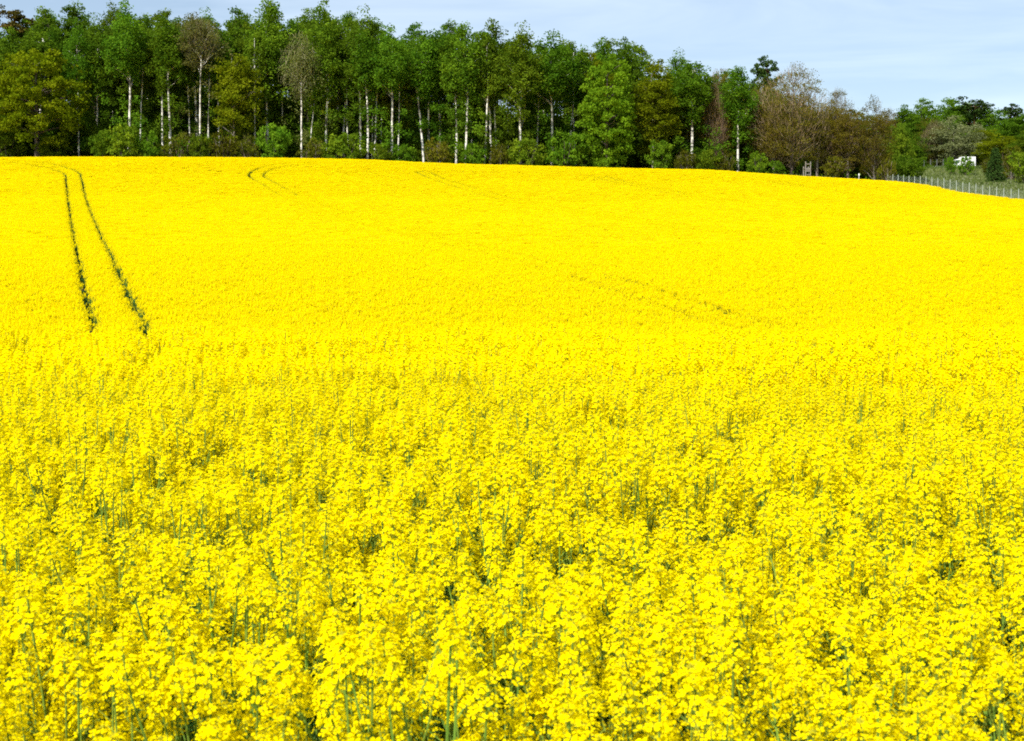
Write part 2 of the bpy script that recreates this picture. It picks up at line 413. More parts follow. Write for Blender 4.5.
rng = np.random.default_rng(7)
src = bpy.data.collections.new("rapeseed_sources")      # never linked: only the crop object draws from it
NV0, NV1, NV2 = 12, 10, 8
hi_variants = []
def add_source(acc, idx):
    me = acc.mesh("rapeseed_crop_piece", RAPE_MATS)
    o = bpy.data.objects.new("source_%03d" % idx, me); src.objects.link(o)
si = 0
for k in range(NV0):
    s, f, hd, H = rape_plant(rng, 0); hi_variants.append((s, f, hd))
    a = Acc(); a.merge(s); a.merge(f); [a.merge(h) for h in hd]; add_source(a, si); si += 1
for k in range(NV1):
    s, f, hd, H = rape_plant(rng, 1); a = Acc(); a.merge(s); a.merge(f); [a.merge(h) for h in hd]; add_source(a, si); si += 1
PATCH = .9
for k in range(NV2):                                     # far pieces: a square of crop with its heads
    a = Acc()
    for q in range(int(34 * PATCH ** 2)):
        ox, oy = rng.uniform(-PATCH / 2, PATCH / 2, 2); H = rng.uniform(1.27, 1.34)
        tube(a, [[ox, oy, .3], [ox, oy, H]], [.006, .003], 3, STK, .4, cap=False)
        for b in range(8):
            r_ = rng.uniform(.03, .2); an = rng.uniform(0, 6.28)
            flower_head(a, np.array([ox + r_ * math.cos(an), oy + r_ * math.sin(an), H * rng.uniform(.93, 1.0)]), (rng.normal(0, .1), rng.normal(0, .1), 1), rng, 2, rng.uniform(.9, 1.3))
        c = np.stack([rng.normal(ox, .08, 5), rng.normal(oy, .08, 5), rng.uniform(.35, .95, 5)], -1)
        leaf_cards(a, c, .13, rng, .3, LEF, rng.uniform(0, 1, 5))
    add_source(a, si); si += 1

a = Acc()
for q in range(26):
    an, r_ = rng.uniform(0, 6.28), rng.uniform(0, .17); b0 = np.array([r_ * math.cos(an), r_ * math.sin(an), 0]); hh = rng.uniform(.15, .5)
    tube(a, [b0, b0 + [rng.normal(0, .04), rng.normal(0, .04), hh]], [.004, .002], 3, STK, .4, cap=False)
    leaf_cards(a, b0 + np.stack([rng.normal(0, .05, 3), rng.normal(0, .05, 3), rng.uniform(.05, hh, 3)], -1), .12, rng, .4, LEF, rng.uniform(.3, 1, 3))
WEED = si; add_source(a, si)
# tramlines: parallel wheel tracks with a slope in plan, turning along the headland under the wood
def track(c0, turn):
    pts = [(-1.9 + (c0 - 2.83) if c0 < 5 else c0 - .318 * 7, 7.0)]
    if c0 < 5:
        d = c0 - 2.83
        pts = [(-2.75 + d * 1.0, 10.5), (-4.85 + d, 19), (-12.9 + d, 50)]
    pts += [(c0 - .318 * y, y) for y in np.arange(30 if c0 > 5 else 60, 175 if c0 < 30 else 181, 10.)]
    if c0 < 30:                      # these two pairs visibly swing into the headland track
        x, y = pts[-1]
        for k in range(1, 11):
            a = k / 10 * R(78)
            pts.append((x - .318 * 16 * math.sin(a) + turn * 13 * (1 - math.cos(a)), y + (17 if c0 in (1.03, 24.7) else 19) * math.sin(a)))
        x, y = pts[-1]
        pts.append((x + turn * 10, y + .8)); pts.append((x + turn * 26, y + 1.2))
    return np.array(pts)
tracks = []
for c0, turn in ((1.03, -1), (2.83, -1), (22.9, 1), (24.7, 1), (45.1, 1), (46.9, 1), (67.2, 1), (69.0, 1), (89.3, 1), (91.1, 1), (111.4, 1), (113.2, 1)):
    tracks.append((c0 < 5, track(c0, turn)))
def soft_noise(P, s, seed):
    r = np.random.default_rng(seed); v = np.zeros(len(P))
    for k in range(9):
        d = r.normal(size=2); d /= np.linalg.norm(d); v += np.sin((P @ d) * s * r.uniform(.6, 1.7) + r.uniform(0, 6.28))
    return v / 3

tracks.append((False, np.array([(-22., 190.5), (0, 190.0), (20, 189.), (40, 187.)])))
def track_dist(P):
    best = np.full(len(P), 1e9)
    for main_pair, tr in tracks:
        for a, b in zip(tr[:-1], tr[1:]):
            ab = b - a; t = np.clip(((P - a) @ ab) / (ab @ ab), 0, 1)
            dd = np.linalg.norm(P - a - t[:, None] * ab, axis=1)
            if not main_pair: dd = dd + np.interp(P[:, 1], [40, 60, 145, 165, 186, 188], [.13, .115, .11, -.05, -.05, .08]) + .05 * soft_noise(P, .5, 6)
            else: dd = dd - np.interp(P[:, 1], [15, 24, 60, 110], [-.02, .03, 0, .05])
            best = np.minimum(best, dd)
    return best

def jitter_grid(x0, x1, y0, y1, step, rng, j=.5):
    xs = np.arange(x0, x1, step); ys = np.arange(y0, y1, step)
    P = np.stack(np.meshgrid(xs, ys), -1).reshape(-1, 2)
    return P + rng.uniform(-j, j, P.shape) * step
def in_view(P, pad=1.22, extra=1.2): return np.abs(P[:, 0]) < .36 * pad * P[:, 1] + extra
NEAR, MID = 13.0, 84.0
Pn = np.concatenate([jitter_grid(-18, 18, 1.55, 34, .162, rng), jitter_grid(-42, 42, 34, MID, .175, rng)])
Pn = Pn[in_view(Pn)]
keep = soft_noise(Pn, 3.4, 3) + .8 * soft_noise(Pn, 13, 5) > np.interp(Pn[:, 1], [0, 16, 32, 45], [-.72, -.85, -1.2, -2.2])
Pn = Pn[keep]
td = track_dist(Pn); Pn = Pn[td > np.where(Pn[:, 1] < 22, .13, .25) * rng.uniform(.7, 1.3, len(Pn))]
dist = np.hypot(Pn[:, 0], Pn[:, 1])
vis = np.abs(Pn[:, 0]) < .355 * Pn[:, 1] + .05
order = np.argsort(np.where(vis & (dist > 2.1), dist, 1e9))
single = np.zeros(len(Pn), bool); single[order[:300]] = True

Pf = jitter_grid(-95, 75, MID - .3, 199, PATCH * .76, rng, .35)
Pf = Pf[in_view(Pf, 1.3, 4) & (Pf[:, 0] < edge_x(Pf[:, 1]) - .3) & (Pf[:, 1] < rim_y(Pf[:, 0]))]
tdf = track_dist(Pf); Pf_patch = Pf[tdf > .82]
# single plants beside the tracks, so their edges stay crisp
Pt = jitter_grid(-95, 75, MID - .3, 199, .20, rng)
Pt = Pt[in_view(Pt, 1.3, 4) & (Pt[:, 0] < edge_x(Pt[:, 1]) - .3) & (Pt[:, 1] < rim_y(Pt[:, 0]))]
tdt = track_dist(Pt); Pt = Pt[(tdt < .92) & (tdt > .20 * rng.uniform(.75, 1.25, len(Pt)))]

Pw = jitter_grid(-95, 75, 8, 199, .33, rng)
Pw = Pw[in_view(Pw, 1.3, 4) & (Pw[:, 0] < edge_x(Pw[:, 1]) - .3) & (Pw[:, 1] < rim_y(Pw[:, 0]))]
Pw = Pw[(track_dist(Pw) < .25) & (soft_noise(Pw, 1.6, 14) > -.1)]
rest = Pn[~single]
P = np.concatenate([rest, Pf_patch, Pt, Pw])
idx = np.concatenate([np.where(np.hypot(*rest.T) < NEAR, rng.integers(0, NV0, len(rest)), rng.integers(NV0, NV0 + NV1, len(rest))),
                      rng.integers(NV0 + NV1, NV0 + NV1 + NV2, len(Pf_patch)), rng.integers(NV0, NV0 + NV1, len(Pt)), np.full(len(Pw), WEED)]).astype(np.int32)
near_ = np.clip((40 - P[:, 1]) / 15, .18, 1)
scl = 1 + near_ * (np.clip(rng.normal(0, .055, len(P)), -.13, .15) + .045 * soft_noise(P, 1.1, 11))
me = bpy.data.meshes.new("rapeseed_crop_points")
me.vertices.add(len(P))
co = np.stack([P[:, 0], P[:, 1], ground_z(P[:, 0], P[:, 1])], -1).astype(np.float32)
me.vertices.foreach_set("co", co.ravel())
a_ = me.attributes.new("piece", 'INT', 'POINT'); a_.data.foreach_set("value", idx)
a_ = me.attributes.new("size", 'FLOAT', 'POINT'); a_.data.foreach_set("value", scl.astype(np.float32))
rot = np.zeros((len(P), 3), np.float32); rot[:, 2] = rng.uniform(0, 6.283, len(P)); rot[:, :2] = rng.normal(0, .04, (len(P), 2))
a_ = me.attributes.new("turn", 'FLOAT_VECTOR', 'POINT'); a_.data.foreach_set("vector", rot.ravel())
for mm in RAPE_MATS: me.materials.append(mm)
crop = obj("rapeseed_crop", me)
tag(crop, "dense mass of yellow rapeseed stretching uphill behind the closest flowering plants", "rapeseed crop", kind='stuff')
ng = bpy.data.node_groups.new("crop_scatter", 'GeometryNodeTree')
ng.interface.new_socket("Geometry", in_out='INPUT', socket_type='NodeSocketGeometry')
ng.interface.new_socket("Geometry", in_out='OUTPUT', socket_type='NodeSocketGeometry')
N = ng.nodes.new
gi, go, ip, ci = N("NodeGroupInput"), N("NodeGroupOutput"), N("GeometryNodeInstanceOnPoints"), N("GeometryNodeCollectionInfo")
ci.inputs["Collection"].default_value = src; ci.inputs["Separate Children"].default_value = True; ci.inputs["Reset Children"].default_value = True
def named(nm, t):
    n_ = N("GeometryNodeInputNamedAttribute"); n_.data_type = t; n_.inputs["Name"].default_value = nm
    return next(o for o in n_.outputs if o.enabled and o.name == "Attribute")
ip.inputs["Pick Instance"].default_value = True
e2r = N("FunctionNodeEulerToRotation")
lk = ng.links.new
lk(gi.outputs[0], ip.inputs["Points"]); lk(ci.outputs[0], ip.inputs["Instance"]); lk(named("piece", 'INT'), ip.inputs["Instance Index"])
lk(named("turn", 'FLOAT_VECTOR'), e2r.inputs[0]); lk(e2r.outputs[0], ip.inputs["Rotation"]); lk(named("size", 'FLOAT'), ip.inputs["Scale"])
lk(ip.outputs[0], go.inputs[0])
md = crop.modifiers.new("scatter", 'NODES'); md.node_group = ng

# the 300 nearest plants, each a thing of its own
protos = []
for s, f, hd in hi_variants:
    protos.append((s.mesh("rapeseed_stem", RAPE_MATS), f.mesh("rapeseed_foliage", RAPE_MATS), [h.mesh("rapeseed_flower_head", RAPE_MATS) for h in hd]))
for (x, y) in Pn[single]:
    s, f, hd = protos[int(rng.integers(0, NV0))]
    t = bpy.data.objects.new("rapeseed_plant", None); col.objects.link(t)
    t.empty_display_size = .1
    t.location = (x, y, gz(x, y)); t.rotation_euler = (rng.normal(0, .04), rng.normal(0, .04), rng.uniform(0, 6.28))
    t.scale = (float(rng.uniform(.90, 1.08)),) * 3
    tag(t, "rapeseed plant with yellow flower heads on green stems along the near edge of the field", "rapeseed plant", "rapeseed plants along the near edge of the field")
    obj("stem", s, t); obj("foliage", f, t)
    for h in hd: obj("flower_head", h, t)

# ------------------------------------------------------------------ trees
def crown_points(rng, cz, rx, rz, n, shell=.55, flat=1.0):
    """clump centres in an egg-shaped envelope with bites taken out of it"""
    lob = rng.normal(size=(7, 3)); lob /= np.linalg.norm(lob, axis=1, keepdims=True); amp = rng.uniform(-.48, .34, 7)
    d = rng.normal(size=(n, 3)); d /= np.linalg.norm(d, axis=1, keepdims=True)
    r = rng.uniform(0, 1, n) ** shell
    e = 1 + (np.clip(d @ lob.T, 0, 1) ** 3 * amp).sum(1)
    p = d * (r * e)[:, None] * np.array([rx, rx, rz]); p[:, 2] += cz
    return p

def tree_meshes(kind, seed):
    """trunk and crown meshes of one tree kind, base at the origin"""
    rng = np.random.default_rng(seed)
    K = dict(
        birch=dict(H=20, rx=2.6, cb=.40, bark='birch_bark', leaf='birch_leaf', r=.155, ncl=225, per=56, ls=0.234, cl=.75, droop=.8, limb=.7, shell=.6),
        slim=dict(H=20, rx=1.6, cb=.50, bark='birch_bark', leaf='birch_leaf', r=.12, ncl=120, per=53, ls=0.226, cl=.65, droop=.8, limb=.8, shell=.6),
        broad=dict(H=20, rx=3.7, cb=.14, bark='dark_bark', leaf='green_leaf', r=.26, ncl=330, per=53, ls=0.265, cl=.85, droop=0, limb=.6, shell=.45),
        maple=dict(H=14, rx=4.0, cb=.10, bark='dark_bark', leaf='maple_leaf', r=.24, ncl=260, per=63, ls=0.281, cl=.75, droop=.3, limb=.3, shell=.3),
        oak=dict(H=15, rx=6.4, cb=.16, bark='dark_bark', leaf='oak_leaf', r=.34, ncl=330, per=73, ls=0.265, cl=.80, droop=0, limb=.2, shell=.3),
        olive=dict(H=17, rx=3.2, cb=.14, bark='grey_bark', leaf='olive_leaf', r=.16, ncl=260, per=50, ls=0.250, cl=.85, droop=.1, limb=.6, shell=.5),
        bud=dict(H=14, rx=3.4, cb=.08, bark='grey_bark', leaf='bud_leaf', r=.20, ncl=260, per=56, ls=.17, cl=.9, droop=0, limb=.9, shell=.5, twigs=1100, twig='twig'),
        bare=dict(H=16, rx=3.6, cb=.10, bark='dark_bark', leaf='bud_leaf', r=.18, ncl=190, per=60, ls=.14, cl=1.0, droop=0, limb=.9, shell=.5, twigs=3400, twig='twig'),
        weeping=dict(H=17, rx=2.6, cb=.50, bark='birch_bark', leaf='pale_leaf', r=.13, ncl=110, per=46, ls=.20, cl=1.0, droop=1.2, limb=.5, shell=.7, twigs=800, twig='pale_twig', hang=True),
        pale=dict(H=18, rx=3.0, cb=.62, bark='birch_bark', leaf='pale_leaf', r=.11, ncl=130, per=50, ls=.20, cl=1.0, droop=0, limb=.7, shell=.7, twigs=900, twig='pale_twig'),
        under=dict(H=8, rx=3.4, cb=.02, bark='dark_bark', leaf='under_leaf', r=.09, ncl=210, per=53, ls=0.265, cl=.85, droop=0, limb=.6, shell=.5),
        pine=dict(H=20, rx=2.6, cb=.62, bark='pine_bark', leaf='pine_leaf', r=.25, ncl=80, per=60, ls=.30, cl=.65, droop=0, limb=.2, shell=.45),
        rusty=dict(H=20, rx=3.2, cb=.60, bark='pine_bark', leaf='rust_leaf', r=.25, ncl=80, per=60, ls=.30, cl=.65, droop=0, limb=.2, shell=.45),
        willow=dict(H=12, rx=4.4, cb=.10, bark='grey_bark', leaf='willow_leaf', r=.25, ncl=260, per=50, ls=0.265, cl=.85, droop=.3, limb=.6, shell=.4),
        shrub=dict(H=3.4, rx=2.0, cb=.03, bark='dark_bark', leaf='shrub_leaf', r=.05, ncl=90, per=43, ls=0.187, cl=.45, droop=0, limb=.9, shell=.4),
        scrub=dict(H=3.4, rx=2.0, cb=.03, bark='grey_bark', leaf='scrub_leaf', r=.05, ncl=85, per=26, ls=.22, cl=.5, droop=0, limb=1, shell=.5, twigs=130, twig='twig'),
    )[kind]
    H, rx = K['H'], K['rx']
    tr, cr_ = Acc(), Acc()
    cb, top = K['cb'] * H, H
    cz, rz = (cb + top) / 2, (top - cb) / 2
    n = 12; t = np.linspace(0, 1, n)
    bendv = rng.normal(0, .008 * H, 2); wob = rng.normal(0, .004 * H, (n, 2)).cumsum(0) * t[:, None]
    tp = np.stack([bendv[0] * np.sin(t * 2.2) + wob[:, 0], bendv[1] * np.sin(t * 2.2) + wob[:, 1], t * H * .90 - .3], -1)
    tp[:, :2] -= tp[0, :2]
    stems = [tp]
    if kind in ('shrub', 'scrub'):
        for k in range(4):
            a = rng.uniform(0, 6.28); e = np.array([math.cos(a) * rx * .6, math.sin(a) * rx * .6, H * .75])
            stems.append(np.linspace([0, 0, -.2], e, n))
    for s in stems: tube(tr, s, K['r'] * (1 - t) ** .75 + .018, 8 if kind not in ('shrub', 'scrub') else 5, 0, .5)
    # limbs that the clumps hang on
    cl = crown_points(rng, cz, rx, rz, K['ncl'], K['shell'])
    if kind in ('birch', 'slim', 'broad', 'pale', 'weeping'):      # stray clumps hanging below the crown
        q = rng.permutation(len(cl))[:max(8, len(cl) // 12)]
        cl[q, 2] = H * rng.uniform(.12, K['cb'] + .03, len(q)); cl[q, :2] = rng.normal(0, rx * .45, (len(q), 2))
    # narrower top for tall crowns
    if kind in ('birch', 'slim', 'broad', 'olive', 'weeping', 'bud', 'bare'):
        tt = (cl[:, 2] - cb) / (top - cb); cl[:, :2] *= np.interp(tt, [-.01, 0, .25, .7, 1], [1, .7, 1.0, .95, .55])[:, None]
    nl = {'shrub': 8, 'scrub': 10}.get(kind, 34)
    pick = rng.permutation(len(cl))[:nl]
    for q in pick:
        if cl[q, 2] < cb and kind not in ('shrub', 'scrub', 'under'): continue
        e = cl[q]; zh = max(cb * .9, e[2] - abs(K['limb']) * np.hypot(e[0], e[1]) - .4); zh = min(zh, H * .86)
        k_ = (zh + .3) / (H * .90) * (n - 1); i0 = int(min(max(k_, 0), n - 2)); p0 = tp[i0] + (tp[i0 + 1] - tp[i0]) * (k_ - i0)
        u = np.linspace(0, 1, 6)[:, None]
        ln = p0 * (1 - u) + e * u + np.array([0, 0, .12 * np.linalg.norm(e - p0)]) * (u * (1 - u)) * 2 + rng.normal(0, .05, (6, 3))
        r0 = K['r'] * .42 * (1 - zh / H) ** .5 + .012
        tube(tr, ln, np.linspace(r0, .012, 6), 5, 0, .5, cap=False)
    # leaves
    per = rng.poisson(K['per'], len(cl)); own = np.repeat(np.arange(len(cl)), per)
    rad = K['cl'] * rng.uniform(.6, 1.35, len(cl))
    off = rng.normal(size=(len(own), 3)); off /= np.linalg.norm(off, axis=1, keepdims=True)
    off *= (rng.uniform(0, 1, len(own)) ** .45 * rad[own])[:, None]
    off[:, 2] *= .62 if K['droop'] < .5 else 1.15
    ctint = np.clip(rng.normal(.45, .28, len(cl)), 0, 1)
    leaf_cards(cr_, cl[own] + off, K['ls'], rng, .30, 0, np.clip(ctint[own] + rng.normal(0, .15, len(own)), 0, 1), K['droop'])
    mats = [M[K['leaf']]]
    nt_ = K.get('twigs', 0)
    if nt_:
        mats.append(M[K['twig']])
        tpnt = crown_points(np.random.default_rng(seed + 5), cz, rx * .95, rz * .98, nt_, .5)
        tt = (tpnt[:, 2] - cb) / (top - cb); tpnt[:, :2] *= np.interp(tt, [0, .3, .7, 1], [.6, 1, 1.0, .62])[:, None]
        d = tpnt - np.array([0, 0, cz - rz * .9]); d /= np.linalg.norm(d, axis=1, keepdims=True) + 1e-6
        d = d + rng.normal(0, .28, d.shape) + np.array([0, 0, .35])
        if K.get('hang'): d = d * .35 + rng.normal(0, .2, d.shape) + np.array([0, 0, -1.0])
        d /= np.linalg.norm(d, axis=1, keepdims=True)
        s = np.cross(d, rng.normal(size=d.shape)); s /= np.linalg.norm(s, axis=1, keepdims=True)
        Ln = rng.uniform(.6, 1.7, nt_)[:, None]; w = rng.uniform(.012, .026, nt_)[:, None]
        V = np.stack([tpnt - d * Ln * .5 - s * w, tpnt - d * Ln * .5 + s * w, tpnt + d * Ln * .5], 1).reshape(-1, 3)
        cr_.add(V, np.arange(nt_ * 3).reshape(-1, 3), 1, rng.uniform(0, 1, nt_))
    return tr.mesh(kind + "_trunk", [M[K['bark']]], smooth=True), cr_.mesh(kind + "_crown", mats), H, rx

_variants = {}
COUNTS = dict(birch=5, slim=4, broad=5, maple=1, oak=1, olive=3, bud=3, bare=3, weeping=2, pine=2, pale=1, under=4, rusty=1, willow=1, shrub=4, scrub=3)
NAMES = dict(birch='birch_tree', slim='birch_tree', broad='broadleaf_tree', maple='maple_tree', oak='oak_tree', olive='broadleaf_tree', bud='budding_tree',
             bare='bare_tree', weeping='weeping_birch', pale='bare_tree', under='undergrowth_tree', pine='pine_tree', rusty='pine_tree', willow='willow_tree', shrub='shrub', scrub='scrub_bush')
trng = np.random.default_rng(21)
_use = {}
def tree(kind, px, top_py, Y, width_px=None, label=None, group=None, lean=0.0, base_px=None, cat='tree'):
    """a tree whose trunk stands under px and whose tip is seen at top_py, at depth Y"""
    k = _use.get(kind, 0) % COUNTS[kind]; _use[kind] = _use.get(kind, 0) + 1
    if (kind, k) not in _variants: _variants[(kind, k)] = tree_meshes(kind, 100 + 17 * k + sum(map(ord, kind)))
    tm, cm, H0, rx = _variants[(kind, k)]
    x = (px - 512) / F * Y * 1.0
    g = gz(x, Y); zt = at(px, top_py, Y)[2]
    sz = max((zt - g) / H0, .12); sx = sz
    if width_px: sx = (width_px / 2 / F * Y) / rx
    t = bpy.data.objects.new(NAMES[kind], None); col.objects.link(t)
    t.location = (x, Y, g); t.rotation_euler = (0, lean, trng.uniform(0, 6.28) if not lean else 0); t.scale = (sx, sx, sz)
    tag(t, label, cat, group)
    obj("trunk" if cat == 'tree' else "stems", tm, t); obj("crown" if cat == 'tree' else "foliage", cm, t)
    return t

FRONT = "trees along the front of the wood"
T = tree
T('oak', 40, 50, 204, 112, "wide olive-green oak with a low dark skirt at the corner of the wood", FRONT)
T('rusty', 18, 6, 226, 50, "rust-tinged pine poking above the wide olive oak", FRONT)
T('broad', 52, 12, 219, 50, "round-topped green tree right behind the olive oak", FRONT)
T('broad', 82, 5, 220, 56, "tall green tree between the olive oak and the dark birch", FRONT)
T('birch', 82, 26, 207, 32, "slender birch whose white stem shows at the edge of the olive oak", FRONT)
T('birch', 101, 20, 209, 40, "birch with a white stem forking low over a leafy shrub", FRONT)
T('birch', 131, -1, 205, 46, "tallest dark-crowned birch with a long crooked white stem", FRONT)
T('slim', 150, 14, 212, 26, "thin grey-stemmed birch beside the tallest dark birch", FRONT)
T('birch', 165, 8, 207, 36, "birch whose stem is white only low down, next to the brightest stem", FRONT)
T('slim', 173, 6, 205, 34, "birch with the brightest straight bare stem before the grey tree", FRONT)
T('pale', 203, 9, 205, 54, "grey-crowned nearly bare tree with a whitish trunk among green ones", FRONT)
T('slim', 184, 30, 214, 24, "brownish thin-stemmed birch half hidden behind the brightest birch stem", FRONT)
T('slim', 211, 34, 209, 22, "thin pale-stemmed birch just under the grey bare crown", FRONT)
T('olive', 237, 38, 204, 50, "yellowish-green tree with two thin stems beside the grey bare tree", FRONT)
T('broad', 243, 2, 217, 50, "big green crown rising behind the yellowish-green tree", FRONT)
T('birch', 271, -1, 210, 48, "tall green birch with a broken white stem above a dark shrub", FRONT)
T('broad', 300, 6, 215, 42, "green tree standing tall behind the tan weeping birch", FRONT)
T('weeping', 303, 34, 203.5, 40, "tan drooping birch with bare hanging twigs and a white stem", FRONT)
T('slim', 309, 60, 204.5, 18, "leaning pale birch stem touching the tan drooping birch", FRONT, lean=R(4))
T('birch', 327, 8, 206, 44, "green birch with a speckled stem next to the tan drooping birch", FRONT)
T('slim', 337, 6, 211, 30, "birch of the close pair above the round green shrub, greyer stem", FRONT)
T('slim', 343, 16, 209, 28, "birch of the close pair above the round green shrub, whiter stem", FRONT)
T('birch', 362, 14, 206, 40, "birch with the shorter stem of the bright pair by the dark gap", FRONT)
T('slim', 368, 22, 203.5, 32, "birch with the longest gleaming white stem reaching the yellow crop", FRONT)
T('slim', 375, 20, 207, 28, "thin birch just beside the longest gleaming white stem", FRONT)
T('slim', 381, 24, 210, 26, "faint thin birch deeper in, between two bright birch stems", FRONT)
T('birch', 392, 24, 203.5, 44, "solitary birch with a straight white stem between two low shrubs", FRONT)
T('slim', 425, 32, 206, 30, "birch with a dull brownish-pink stem", FRONT)
T('birch', 430, 26, 208, 44, "speckled birch stem touching the dull brownish-pink one", FRONT)
T('slim', 456, 28, 205, 32, "birch with a broken pale stem behind the yellowish low shrub", FRONT)
T('birch', 465, 24, 204, 44, "clean white birch stem standing next to the broken pale one", FRONT)
T('slim', 484, 30, 204.5, 28, "straight birch of the trio of white stems", FRONT)
T('birch', 491, 26, 206, 44, "curving birch in the middle of the trio of white stems", FRONT)
T('slim', 497, 34, 206, 26, "shortest birch stem of the trio of white stems", FRONT)
T('birch', 520, 30, 203.5, 48, "sturdiest white birch stem, broad at its foot among shrubs", FRONT)
T('birch', 552, 30, 205, 50, "birch with a forked white stem and white boughs showing high up", FRONT)
T('slim', 567, 36, 208, 30, "thin birch beside the forked white stem", FRONT)
T('maple', 606, 60, 202.5, 62, "bright green maple with foliage nearly down to the crop", FRONT)
T('olive', 590, 42, 212, 50, "brown-green tree rising behind the bright green maple", FRONT)
T('broad', 624, 36, 214, 36, "green tree with a loose airy top above the bright green maple", FRONT)
T('olive', 652, 56, 204.5, 54, "olive tree with several thin stems beside the bright green maple", FRONT)
T('birch', 690, 56, 205, 52, "green birch with a thin pale stem beside the multi-stemmed olive tree", FRONT)
T('bare', 716, 66, 206, 34, "thin brown bare tree squeezed between two green trees", FRONT)
T('birch', 737, 67, 204, 42, "green birch with a short white foot at the field edge", FRONT)
T('pine', 763, 55, 216, 26, "dark pine whose tip stands above the brown bare trees", FRONT)
T('bud', 758, 78, 206, 40, "brownish budding tree beside the short-footed birch", FRONT)
T('bare', 790, 69, 203.2, 76, "largest bare tree, a brown fan of twigs over the field edge", FRONT)
T('bare', 834, 84, 207, 36, "small thin bare tree next to the largest bare tree", FRONT)
T('bud', 815, 105, 203.5, 42, "olive-brown bushy tree between the bare trees", FRONT)
T('bud', 772, 106, 203.5, 40, "olive-brown budding tree under the largest bare tree, on its birch side", FRONT)
T('bud', 831, 100, 205, 44, "olive-brown budding tree right below the small thin bare tree", FRONT)
T('bud', 846, 104, 204, 44, "brown budding tree with dense twigs near the end of the wood", FRONT)
T('bud', 872, 103, 203, 40, "last brown budding tree before the fence, pale stem inside", FRONT)

for px in (143, 194, 222, 257, 350, 373, 399, 441, 473, 509, 536, 576):
    T('slim', px, np.interp(px, [140, 400, 580], [16, 30, 42]), 208.5 + trng.uniform(-1, 1.5), 22,
      "thin pale birch stem standing one step back between the white front birches", "thin birches one step behind the front ones")
# deeper rows, seen only as pieces of crown and stem between the front trees
FILL = "trees deep inside the wood"
frng = np.random.default_rng(5)
sky_x = [-60, 0, 30, 60, 90, 125, 160, 200, 240, 275, 300, 335, 360, 400, 410, 450, 480, 520, 580, 620, 660, 700, 760, 800, 840, 880]
sky_y = [10, 18, 22, 14, 16, 10, 16, 14, 12, 12, 14, 10, 18, 26, 32, 28, 30, 36, 44, 46, 58, 66, 80, 92, 108, 116]
for row, (Y, step) in enumerate(((213, 27), (224, 30), (238, 36))):
    for px in np.arange(-70 + 11 * row, 870, step):
        px = px + frng.uniform(-8, 8); ty = np.interp(px, sky_x, sky_y) + frng.uniform(0, 11) + (4, -4, -7)[row]
        if px > 720: kind = frng.choice(['olive', 'bud', 'broad'])
        else: kind = frng.choice(['broad', 'broad', 'birch', 'olive', 'slim'] if row == 0 else ['broad', 'broad', 'birch'])
        lab = {'broad': "dark-trunked green tree packed inside the wood, crown merging with its neighbours",
               'birch': "birch deep inside the wood, its stem hidden by the front birches",
               'slim': "birch deep inside the wood, its stem hidden by the front birches",
               'olive': "olive-tinged tree deep inside the wood behind the front row",
               'bud': "brown budding tree deep behind the bare trees of the front row"}[kind]
        T(kind, px, ty, Y + frng.uniform(-3, 3), frng.uniform(42, 58) if kind in ('broad', 'olive', 'bud') else frng.uniform(30, 42), lab, FILL)

for Y, step, h0 in ((210, 25, 116), (213, 24, 100), (216, 20, 112), (222, 21, 108), (232, 21, 100), (248, 19, 100)):
    for px in np.arange(-75, 905, step):
        px = px + frng.uniform(-7, 7)
        ty = h0 + frng.uniform(-18, 22) + np.interp(px, [0, 400, 700, 900], [0, 6, 22, 34])
        T('under', px, ty, Y + frng.uniform(-1.5, 3), frng.uniform(26, 40), "bushy young tree filling the shade between the birch stems", "young trees in the wood's interior")
# shrubs at the foot of the wood
SH = "shrubs at the foot of the wood"
def S(kind, px, top, Y, w, label): T(kind, px, top, Y, w, label, SH, cat='shrub')
S('shrub', 10, 128, 206, 40, "dark low shrub under the outer side of the olive oak")
S('shrub', 55, 132, 207, 44, "dark low shrub beneath the middle of the olive oak")
S('shrub', 106, 128, 202.5, 26, "leafy shrub in front of the low-forking birch")
S('shrub', 128, 122, 202, 38, "bright leafy shrub hiding the foot of the tallest dark birch")
S('shrub', 150, 130, 203, 26, "green shrub beside the foot of the thin grey birch")
S('scrub', 182, 132, 204, 34, "brownish scrub below the brightest straight birch stem")
S('shrub', 203, 132, 203, 20, "narrow green shrub at the foot of the grey bare tree")
S('scrub', 226, 131, 203, 30, "brown scrub under the yellowish-green tree")
S('scrub', 250, 134, 203, 24, "olive scrub between the two thin stems and the dark shrub")
S('shrub', 276, 121, 203, 34, "tall dark green shrub below the broken white stem")
S('scrub', 316, 138, 202.5, 30, "olive low scrub at the foot of the tan drooping birch")
S('shrub', 346, 131, 202, 40, "round green shrub below the close pair of birches")
S('shrub', 383, 142, 202, 24, "low green shrub between the bright pair and the solitary birch")
S('shrub', 406, 143, 202, 24, "low green shrub on the far side of the solitary birch")
S('scrub', 438, 138, 202, 32, "yellowish low shrub in front of the dull pink birch stem")
S('shrub', 474, 142, 203, 26, "small green shrub before the clean white stem")
S('scrub', 500, 144, 202, 22, "olive scrub at the foot of the trio of white stems")
S('shrub', 527, 136, 202, 36, "green shrub crowding the sturdiest birch stem")
S('shrub', 564, 132, 202, 42, "pale green rounded shrub by the bright green maple")
S('shrub', 660, 138, 202, 28, "fresh green pointed shrub under the multi-stemmed olive tree")
S('scrub', 684, 148, 202, 24, "brown scrub beside the fresh green pointed shrub")
S('shrub', 706, 148, 202, 26, "green shrub before the thin brown bare tree")
S('scrub', 724, 150, 202, 22, "olive scrub beside the birch with the short white foot")
